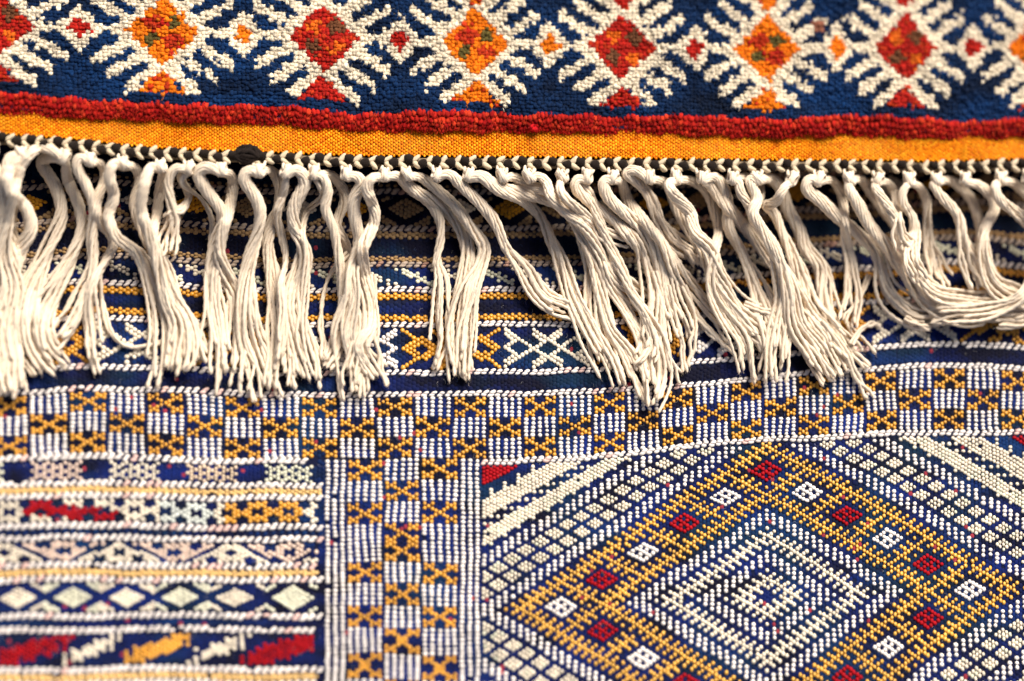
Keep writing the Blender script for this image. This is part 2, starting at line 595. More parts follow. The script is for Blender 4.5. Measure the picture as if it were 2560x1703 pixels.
LI = -3
weave("star_band", 1161, 1208, 5, L, LI, y_left, xband)
twill("star_band", 1215, L, LI + 2, y_left)
weave("left_panel", 1222, 1240, 2, L, LI + 1, y_left, lambda i, j: (("gold_stripe", 1231), (0.86, 0.56, 0.20)))
twill("left_panel", 1246, L, LI + 2, y_left)
weave("key_band", 1256, 1311, 5, L, LI, y_left, boxes)
twill("key_band", 1321, L, LI + 1, y_left)
weave("left_panel", 1329, 1343, 1, L, LI, y_left, plain)
twill("left_panel", 1351, L, LI + 1, y_left)
weave("eye_band", 1361, 1412, 5, L, LI, y_left, eyes2)
twill("eye_band", 1419, L, LI, y_left)
weave("left_panel", 1427, 1446, 2, L, LI, y_left, lambda i, j: (("gold_stripe", 1436), (0.86, 0.56, 0.20)))
twill("left_panel", 1453, L, LI + 1, y_left)
weave("diamond_band", 1462, 1534, 7, L, LI, y_left, diamonds)
twill("diamond_band", 1544, L, LI + 1, y_left)
weave("left_panel", 1552, 1570, 2, L, LI, y_left, plain)
twill("left_panel", 1578, L, LI, y_left)
weave("leaf_stripe", 1588, 1666, 7, L, LI, y_left, leaves)
twill("leaf_stripe", 1677, L, LI + 1, y_left)
weave("left_panel", 1685, 1704, 2, L, LI, y_left, lambda i, j: (("gold_stripe", 1694), (0.86, 0.56, 0.20)))
twill("left_panel", 1712, L, LI, y_left)
weave("key_band", 1722, 1776, 5, L, LI, y_left, boxes)
twill("key_band", 1786, L, LI, y_left)
weave("left_panel", 1796, 1880, 8, L, LI, y_left, plain)

# --- build cloth backing and stitches
gx = np.linspace(-640, 3000, 120); gy = np.linspace(330, 1960, 70)
GX, GY = np.meshgrid(gx, gy)
Z = relief(GX, GY) - 0.35 * MM
top = at(GX.ravel(), GY.ravel(), Z.ravel())
bot = top.copy(); bot[:, 2] -= 2.2 * MM
nx, ny = len(gx), len(gy)
q = []
idx = np.arange(nx * ny).reshape(ny, nx)
f = np.stack([idx[1:, :-1], idx[1:, 1:], idx[:-1, 1:], idx[:-1, :-1]], -1).reshape(-1, 4)
fb = f[:, ::-1] + nx * ny
rim = np.concatenate([idx[0, :], idx[1:, -1], idx[-1, -2::-1], idx[-2:0:-1, 0]])
rn = np.roll(rim, -1)
fr = np.stack([rim, rn, rn + nx * ny, rim + nx * ny], -1)
link("backing_cloth", make_mesh("backing_cloth", np.vstack([top, bot]), [f, fb, fr], np.tile(np.array([0.002, 0.005, 0.03]), (2 * nx * ny, 1))), M_STITCH, kilim)


def build_cells(name, key, parent, lo=False):
    A = np.array(cells[key], float)
    if not lo and len(A) > 30: A = A[rng.random(len(A)) > 0.012]
    N = len(A)
    x, y = A[:, 0], A[:, 1]
    x = x + 2.6 * vn(x, y, 75, 4) + 1.5 * vn(x, y, 26, 5) + 0.9 * vn(x * 6, y, 40, 6)
    y = y + 2.8 * vn(x, y, 85, 6) + 1.6 * vn(x, y, 24, 7) + 0.9 * vn(x, y * 6, 40, 0)
    col = A[:, 6:9] * (1 + rng.uniform(-.16, .1, (N, 1))) * (1 + .08 * vn(x, y * 3, 120, 2))[:, None]
    sz = 1 + 0.12 * vn(x, y, 33, 1)
    P, f4, f3, C = stamp(T_FLAT if lo else T_HI, x, y, A[:, 2] * sz * (1 + rng.uniform(-.13, .13, N)), A[:, 3] * sz * (1 + rng.uniform(-.12, .12, N)),
                         A[:, 4] * MM * (1 + rng.uniform(-.2, .2, N)), A[:, 5] + rng.uniform(-.22, .22, N), relief(x, y), col, None, 0.0 if lo else 0.035)
    me = make_mesh(name, P, [f4, f3], C)
    silk = A[:, 6].mean() > 0.7 and A[:, 8].mean() < 0.2
    return link(name, me, M_SILK if silk else M_STITCH, parent)


bands = {}
for key in list(cells):
    if isinstance(key, tuple) and len(key) == 2 and key[1] == "ground":
        bands[key[0]] = None
for b in bands:
    bands[b] = build_cells(b, (b, "ground"), kilim, lo=True)
    bands[b]["kind"] = "stuff"
for key in sorted([k for k in cells if not (len(k) == 2 and k[1] == "ground")], key=str):
    build_cells(key[1], key, bands[key[0]])

# loose fibres on the flat weave
n = 2600
hx = rng.uniform(-100, 2660, n); hy = rng.uniform(480, 1750, n)
p0 = at(hx, hy, relief(hx, hy) + 1.0 * MM)
dirr = rng.uniform(0, 2 * np.pi, n); ln = rng.uniform(0.8, 3.2, n) * MM
p1 = p0 + np.stack([np.cos(dirr) * ln * .5, np.sin(dirr) * ln * .5, rng.uniform(.3, 1.1, n) * MM], 1)
p2 = p0 + np.stack([np.cos(dirr + .5) * ln, np.sin(dirr + .5) * ln, rng.uniform(.2, 1.2, n) * MM], 1)
hc = np.where(rng.random((n, 1)) < 0.5, np.array([[0.5, 0.48, 0.45]]), np.array([[0.02, 0.06, 0.22]]))
V, F, C = hairs(p0, p1, p2, np.full(n, 0.045 * MM), hc)
link("loose_fibres", make_mesh("loose_fibres", V, [F], C), M_FIBRE, kilim, "stuff")

# ================================================================== PILE RUG
ZB = 23 * MM                    # underside of the pile rug (it lies on its own folded-under end)
ZH = ZB + 3.0 * MM              # hem surface
ZP = ZB + 3.9 * MM              # foot of the pile
kx = smooth_interp([(-80, -850), (-40, -430), (0, -10), (40, 407), (80, 810), (120, 1189), (160, 1557), (200, 1918), (240, 2264), (280, 2600), (320, 2930)], 4)
ky = smooth_interp([(-430, 40), (-10, 60), (407, 77), (810, 92), (1189, 107), (1557, 119), (1918, 122), (2264, 119), (2600, 116), (2900, 112)], 60)
rtop = smooth_interp([(-400, 205), (0, 230), (214, 251), (490, 265), (620, 264), (742, 267), (895, 290), (1048, 279), (1140, 279), (1318, 290), (1362, 286), (1546, 294), (1699, 289),
                      (1938, 302), (2105, 289), (2258, 294), (2411, 308), (2560, 298), (2900, 298)], 25)
rbot = smooth_interp([(-400, 258), (0, 283), (196, 292), (428, 300), (698, 311), (816, 321), (1048, 326), (1318, 327), (1424, 328), (1546, 334), (1638, 330), (1938, 343), (2105, 335), (2258, 343), (2560, 340), (2900, 340)], 30)
obot = smooth_interp([(-400, 300), (0, 333), (184, 347), (367, 368), (551, 376), (698, 381), (895, 389), (1110, 390), (1318, 392), (1546, 395), (1938, 399), (2166, 400), (2319, 403), (2560, 397), (2900, 394)], 60)

PBLUE = (0.0012, 0.023, 0.092); PWHITE = (0.86, 0.75, 0.57); PRED = (0.44, 0.012, 0.006); PORANGE = (0.84, 0.20, 0.004)
PBROWN = (0.15, 0.055, 0.022); POLIVE = (0.11, 0.085, 0.02); PDRED = (0.50, 0.035, 0.006)


def pile_colour(c, r):
    k = math.floor((c + 20) / 40.0); u = c - 40 * k; au, ar = abs(u), abs(r)
    orange = k % 2 == 1
    nz = random.uniform(-.45, .45)
    if r > 16.6 + nz: return ("blue_pile",), PBLUE
    if au + ar <= 9.3 + nz * .6:
        key = ("large_diamond", k)
        if orange:
            if abs(u - 3) + abs(r + 2.5) < 2.3 + nz or abs(u + 3) + abs(r - 2.5) < 2.2 + nz: return key, POLIVE
            if abs(u + 2) + abs(r + 2) < 3.0 + nz * 2.5 or abs(u - 2.5) + abs(r - 2.5) < 2.8 + nz * 2.5: return key, PDRED if random.random() < .8 else PRED
            return key, PORANGE
        if abs(u - 3.2) + abs(r + 3) < 2.5 + nz * 1.5 or abs(u + 2.6) + abs(r - 3) < 2.4 + nz * 1.5: return key, PBROWN
        if abs(u + 2.6) + abs(r + 3) < 2.1 + nz * 2 or abs(u - 2.8) + abs(r - 3) < 2.2 + nz * 2: return key, (0.72, 0.14, 0.008)
        return key, PRED if random.random() < .85 else PDRED
    if ar >= 10.3 + au * 1.0 and ar < 30:
        return ("half_diamond", k, r > 0), (PORANGE if orange else PRED) if random.random() < .8 else PDRED
    # small diamond midway
    m = 20 - au
    if m + ar <= 3.0 + nz * .5:
        return ("small_diamond", math.floor(c / 40.0)), (PRED if math.floor(c / 40.0) % 2 == 0 else PORANGE)
    if m / 5.6 + ar / 6.9 <= 1.0 + nz * .06: return ("white_pile",), PWHITE
    if ar < 1.2 and au > 9: return ("white_pile",), PWHITE
    if au + ar <= 12.8 + nz: return ("white_pile",), PWHITE
    w = 1.6 + nz * 1.0
    if 7 <= au <= 17.3 and abs(ar - (2.9 + (au - 8) * 0.59)) < w: return ("white_pile",), PWHITE
    if 4 <= au <= 13.2 and abs(ar - (6.8 + (au - 4.5) * 0.62)) < w: return ("white_pile",), PWHITE
    if au <= 9.3 and abs(ar - (9.9 + (au - 1) * 0.76)) < w + .25: return ("white_pile",), PWHITE
    return ("blue_pile",), PBLUE


knots = {}
for c in range(-52, 306):
    for r in range(-22, 21):
        x = float(kx(c)) + random.uniform(-1.8, 1.8)
        pitch = float(kx(c + 1) - kx(c))
        yc = float(ky(x)); rb = float(rtop(x))
        rp = (rb - yc) / 19.6
        if r < 0: rp = 9.1
        y = yc + r * rp + random.uniform(-1.8, 1.8)
        if y > rb - 1: continue
        key, col = pile_colour(c + random.gauss(0, .28), r + random.gauss(0, .28))
        if abs(x - 2043) < 13 and abs(y - 66) < 16: col = (0.27, 0.10, 0.06)
        if col is PBLUE:
            t_ = 0.85 + 0.5 * float(vn(x, y * 2.5, 120, 5)) + 0.25 * float(vn(x, y, 30, 6)); col = [v_ * max(.3, t_) for v_ in col]
        knots.setdefault(key, []).append((x, y, pitch, rp, col[0], col[1], col[2]))


def pile_bulge(x, y):
    d = np.clip((rbot(x) - y) / 60.0, 0, 1)                      # rounded towards the edge
    return MM * (0.7 * np.sin(x / 130.0 + y / 60.0) + 0.5 * np.sin(x / 47.0 - y / 33.0)) + 1.5 * MM * np.sqrt(d)


def pile_part(name, rows, parent, big=False):
    A = np.array(rows, float); N = len(A)
    x, y = A[:, 0], A[:, 1]
    a = A[:, 2] * 0.84 * rng.uniform(.82, 1.2, N); b = A[:, 3] * 0.90 * rng.uniform(.82, 1.2, N)
    h = rng.uniform(1.5, 2.2, N) * MM
    z0 = ZP + pile_bulge(x, y) + rng.uniform(-.3, .3, N) * MM
    col = A[:, 4:7] * (1 + rng.uniform(-.24, .16, (N, 1)))
    P, f4, f3, C = stamp(T_HI, x, y, a, b, h, rng.uniform(-.4, .4, N), z0, col, (rng.uniform(-2, 2, N), rng.uniform(0, 4, N)), 0.13)
    # wool ends standing out of each tuft
    M = 5
    X = np.repeat(x, M) + rng.uniform(-5, 5, N * M); Y = np.repeat(y, M) + rng.uniform(-4, 6, N * M); Zt = np.repeat(z0 + h, M)
    q0 = at(X, Y, Zt - 0.6 * MM)
    dd = rng.normal(0, .95 * MM, (N * M, 3)); dd[:, 2] = rng.uniform(.1, 1.2, N * M) * MM
    V, F, HC = hairs(q0, None, q0 + dd, np.full(N * M, .14 * MM), np.repeat(col, M, 0) * rng.uniform(.85, 1.2, (N * M, 1)))
    me = make_mesh(name, np.vstack([P, V]), [np.vstack([f4, F + len(P)]), f3], np.vstack([C, HC]))
    return link(name, me, M_WOOL, parent)


for key in sorted(knots, key=str):
    o = pile_part(key[0], knots[key], pile)
    if key[0] in ("blue_pile", "white_pile"): o["kind"] = "stuff"

# red pile edge: longer tufts that flop over the hem
rows = []
for lay in range(4):
    x = -470.0
    while x < 2960:
        x += random.uniform(8, 13)
        t = (0.08, 0.36, 0.62, 0.84)[lay] + random.uniform(-.06, .06)
        y0, y1 = float(rtop(x)) - 2, float(rbot(x))
        c = PRED if random.random() < .6 else ((0.60, 0.04, 0.012) if random.random() < .5 else (0.34, 0.004, 0.004))
        rows.append((x, y0 + (y1 - y0) * t + 3 * math.sin(x / 17.0), t, *c))
A = np.array(rows); N = len(A)
lump = np.sin(A[:, 0] / 23.0) + np.sin(A[:, 0] / 9.7 + 1) * .6
z0 = ZP + pile_bulge(A[:, 0], A[:, 1]) + (0.6 - 2.6 * A[:, 2] ** 2 + .35 * lump) * MM
col = A[:, 3:6] * (1 + rng.uniform(-.25, .2, (N, 1)))
P, f4, f3, C = stamp(T_HI, A[:, 0], A[:, 1], rng.uniform(6, 9, N), rng.uniform(9, 13, N), rng.uniform(1.6, 2.3, N) * MM, rng.uniform(-.3, .3, N), z0, col,
                     (rng.uniform(-3, 3, N), rng.uniform(3, 8, N)), 0.09)
M = 10
X = np.repeat(A[:, 0], M) + rng.uniform(-8, 8, N * M); Y = np.repeat(A[:, 1], M) + rng.uniform(-5, 11, N * M)
q0 = at(X, Y, np.repeat(z0, M) + 1.3 * MM)
dd = rng.normal(0, .8 * MM, (N * M, 3)); dd[:, 1] -= 1.1 * MM; dd[:, 2] = rng.uniform(0, 1.1, N * M) * MM
V, F, HC = hairs(q0, None, q0 + dd, np.full(N * M, .10 * MM), np.repeat(col, M, 0) * rng.uniform(.8, 1.5, (N * M, 1)))
link("red_pile_edge", make_mesh("red_pile_edge", np.vstack([P, V]), [np.vstack([f4, F + len(P)]), f3], np.vstack([C, HC])), M_WOOL, pile, "stuff")

# foundation cloth of the rug, and its end folded under
def slab(name, y0f, y1f, ztop, zbot, colr, mat, parent, x0=-480, x1=2960, nx=90, ny=10):
    xs = np.linspace(x0, x1, nx); T = np.linspace(0, 1, ny)
    XX = np.tile(xs, ny); YY = np.concatenate([y0f(xs) * (1 - t) + y1f(xs) * t for t in T])
    tp = at(XX, YY, np.full(len(XX), ztop)); bt = tp.copy(); bt[:, 2] = zbot
    idx = np.arange(nx * ny).reshape(ny, nx)
    f = np.stack([idx[1:, :-1], idx[1:, 1:], idx[:-1, 1:], idx[:-1, :-1]], -1).reshape(-1, 4)
    rim = np.concatenate([idx[0, :], idx[1:, -1], idx[-1, -2::-1], idx[-2:0:-1, 0]]); rn = np.roll(rim, -1)
    fr = np.stack([rim, rn, rn + nx * ny, rim + nx * ny], -1)
    return link(name, make_mesh(name, np.vstack([tp, bt]), [f, f[:, ::-1] + nx * ny, fr], np.tile(np.array(colr), (2 * nx * ny, 1))), mat, parent)


slab("foundation", lambda x: 0 * x - 330, lambda x: rbot(x) - 12, ZP + 0.5 * MM, ZB, (0.02, 0.05, 0.13), M_WOOL, pile)
slab("underfold", lambda x: 0 * x - 330, lambda x: rbot(x) - 60, ZB - 0.2 * MM, -1.0 * MM, (0.25, 0.2, 0.14), M_HEM, pile)

# orange hem: a flat weave of fine wefts
slab("hem_cloth", lambda x: rbot(x) - 25, lambda x: obot(x) + 6, ZH - 0.3 * MM, ZB, (0.50, 0.17, 0.01), M_HEM, pile)
rows = []
xs = np.arange(-470, 2950, 6.3)
for i, x in enumerate(xs):
    y0 = float(rbot(x)) - 12; y1 = float(obot(x)) + 2
    n = int(round((y1 - y0) / 8.6)); st = (y1 - y0) / n
    for r in range(n):
        y = y0 + (r + .5 * (i & 1) + .25) * st
        f_ = random.random()
        c = (0.88, 0.29, 0.003) if f_ < .6 else ((0.92, 0.38, 0.01) if f_ < .85 else (0.74, 0.19, 0.002))
        w_ = 1 + .14 * float(vn(x, y * 3, 90, 3)); c = [v_ * w_ for v_ in c]
        rows.append((x + random.uniform(-.7, .7), y + random.uniform(-.8, .8), *c))
A = np.array(rows); N = len(A)
zh = ZH + .25 * MM * np.sin(A[:, 0] / 60.0) - 0.2 * MM
P, f4, f3, C = stamp(T_LO, A[:, 0], A[:, 1], np.full(N, 3.9), rng.uniform(4.6, 5.8, N), rng.uniform(.55, .8, N) * MM, rng.uniform(-.2, .2, N), zh, A[:, 2:5] * (1 + rng.uniform(-.12, .12, (N, 1))))
link("orange_hem", make_mesh("orange_hem", P, [f4, f3], C), M_HEM, pile, "stuff")

# ------------------------------------------------------------------ yarn tubes
def catmull(pts, step):
    p = np.array(pts, float)
    p = np.vstack([2 * p[0] - p[1], p, 2 * p[-1] - p[-2]])
    out = []
    for k in range(1, len(p) - 2):
        L_ = np.linalg.norm(p[k + 1] - p[k]); m = max(2, int(L_ / step))
        for t in np.arange(m) / m:
            out.append(0.5 * ((2 * p[k]) + (-p[k - 1] + p[k + 1]) * t + (2 * p[k - 1] - 5 * p[k] + 4 * p[k + 1] - p[k + 2]) * t ** 2 + (-p[k - 1] + 3 * p[k] - 3 * p[k + 1] + p[k + 2]) * t ** 3))
    out.append(p[-2])
    return np.array(out)


def yarn(P, rad, twist=0.9, phase=0.0, sides=8, ply=0.19, flare=1.0):
    """two-ply yarn along P (metres). returns verts, quads"""
    n = len(P)
    T = np.gradient(P, axis=0); T /= np.linalg.norm(T, axis=1)[:, None] + 1e-12
    Nn = np.cross(T, np.array([0.05, 0.1, 1.0])); Nn /= np.linalg.norm(Nn, axis=1)[:, None] + 1e-12
    B = np.cross(T, Nn)
    s = np.concatenate([[0], np.cumsum(np.linalg.norm(np.diff(P, axis=0), axis=1))])
    th = np.arange(sides) * 2 * np.pi / sides
    rr = np.full(n, rad)
    e = np.clip((s[-1] - s) / (rad * 1.2), 0, 1)
    rr = rr * (np.sqrt(np.clip(1 - (1 - e) ** 2, .02, 1))) * (1 + (flare - 1) * np.clip(1 - (s[-1] - s) / (rad * 7), 0, 1))
    ph = phase + s / rad * twist
    shape = 1 + ply * np.cos(2 * (th[None] - ph[:, None]))
    R2 = rr[:, None] * shape
    V = P[:, None, :] + R2[..., None] * (np.cos(th)[None, :, None] * Nn[:, None] + np.sin(th)[None, :, None] * B[:, None])
    V = V.reshape(-1, 3)
    i = np.arange((n - 1) * sides).reshape(n - 1, sides); i2 = np.roll(i, -1, axis=1)
    F = np.stack([i, i2, i2 + sides, i + sides], -1).reshape(-1, 4)
    return V, F


FR = (0.83, 0.705, 0.55)


def tint(n, base=FR, j=.06):
    b = np.array(base) * (1 + random.uniform(-j, j))
    return np.tile(b, (n, 1))


# ------------------------------------------------------------------ twined black and cream edging: single stitches
ZE = ZH + 0.6 * MM


def spindle(colr, name, mat):
    sides, rings = 10, 9
    V = []
    for k in range(rings):
        t = k / (rings - 1) * 2 - 1
        r = math.sqrt(max(0.03, 1 - abs(t) ** 2.6))
        for m in range(sides):
            a = 2 * math.pi * m / sides
            rr = r * (1 + .12 * math.cos(3 * a + 3 * t))
            V.append((t * 1.0 + .0, rr * math.cos(a) + .25 * t * t, rr * math.sin(a)))
    i = np.arange((rings - 1) * sides).reshape(rings - 1, sides); i2 = np.roll(i, -1, axis=1)
    F = np.stack([i, i2, i2 + sides, i + sides], -1).reshape(-1, 4)[:, ::-1]
    me = make_mesh(name, np.array(V), [F], np.tile(np.array(colr), (len(V), 1)))
    me.materials.append(mat)
    return me


ME_BLACK = spindle((0.018, 0.012, 0.009), "edging_black", M_WOOL)
ME_CREAM = spindle((0.72, 0.60, 0.42), "edging_cream", M_COTTON)
def edge_stitch(me, x, y, z, length, width, ang):
    o = bpy.data.objects.new("edging_stitch", me)
    COL.objects.link(o)
    o.parent = pile
    o.location = at(np.array(x), np.array(y), np.array(z))
    o.rotation_euler = (random.uniform(-.3, .3), random.uniform(-.1, .1), ang)
    o.scale = (length * PX, width * PX, width * .9 * PX)


x = -70.0
k = 0
while x < 2630:
    step = 36.5 + random.uniform(-3, 3)
    y = float(obot(x)); lowb = k % 2
    edge_stitch(ME_BLACK, x + random.uniform(-2, 2), y + (19 if lowb else 11) + random.uniform(-2, 2), ZE + 0.9 * MM, random.uniform(12, 14), random.uniform(11, 13), (0.75 if lowb else 0.15) + random.uniform(-.2, .2))
    xm = x + step / 2; y = float(obot(xm)) + random.uniform(-1.5, 1.5)
    edge_stitch(ME_CREAM, xm + 1, y + 8, ZE + 0.9 * MM, random.uniform(12.5, 15), random.uniform(6.0, 7.2), 0.8 + random.uniform(-.2, .2))
    edge_stitch(ME_CREAM, xm + 2, y + 24, ZE + 0.8 * MM, random.uniform(12.5, 15), random.uniform(6.0, 7.2), -0.7 + random.uniform(-.25, .25))
    x += step
    k += 1
slab("edging_core", lambda x: obot(x) - 2, lambda x: obot(x) + 26, ZE - 0.9 * MM, ZE - 2.2 * MM, (0.30, 0.23, 0.15), M_WOOL, pile, -80, 2640)

# ------------------------------------------------------------------ fringe
OFF = {1: (0, 330), 2: (620, 330), 3: (1240, 330), 4: (1860, 330)}
S = 2.24


def Z_(c, pts):
    ox, oy = OFF[c]
    return [(ox + p[0] / S, oy + p[1] / S) for p in pts]


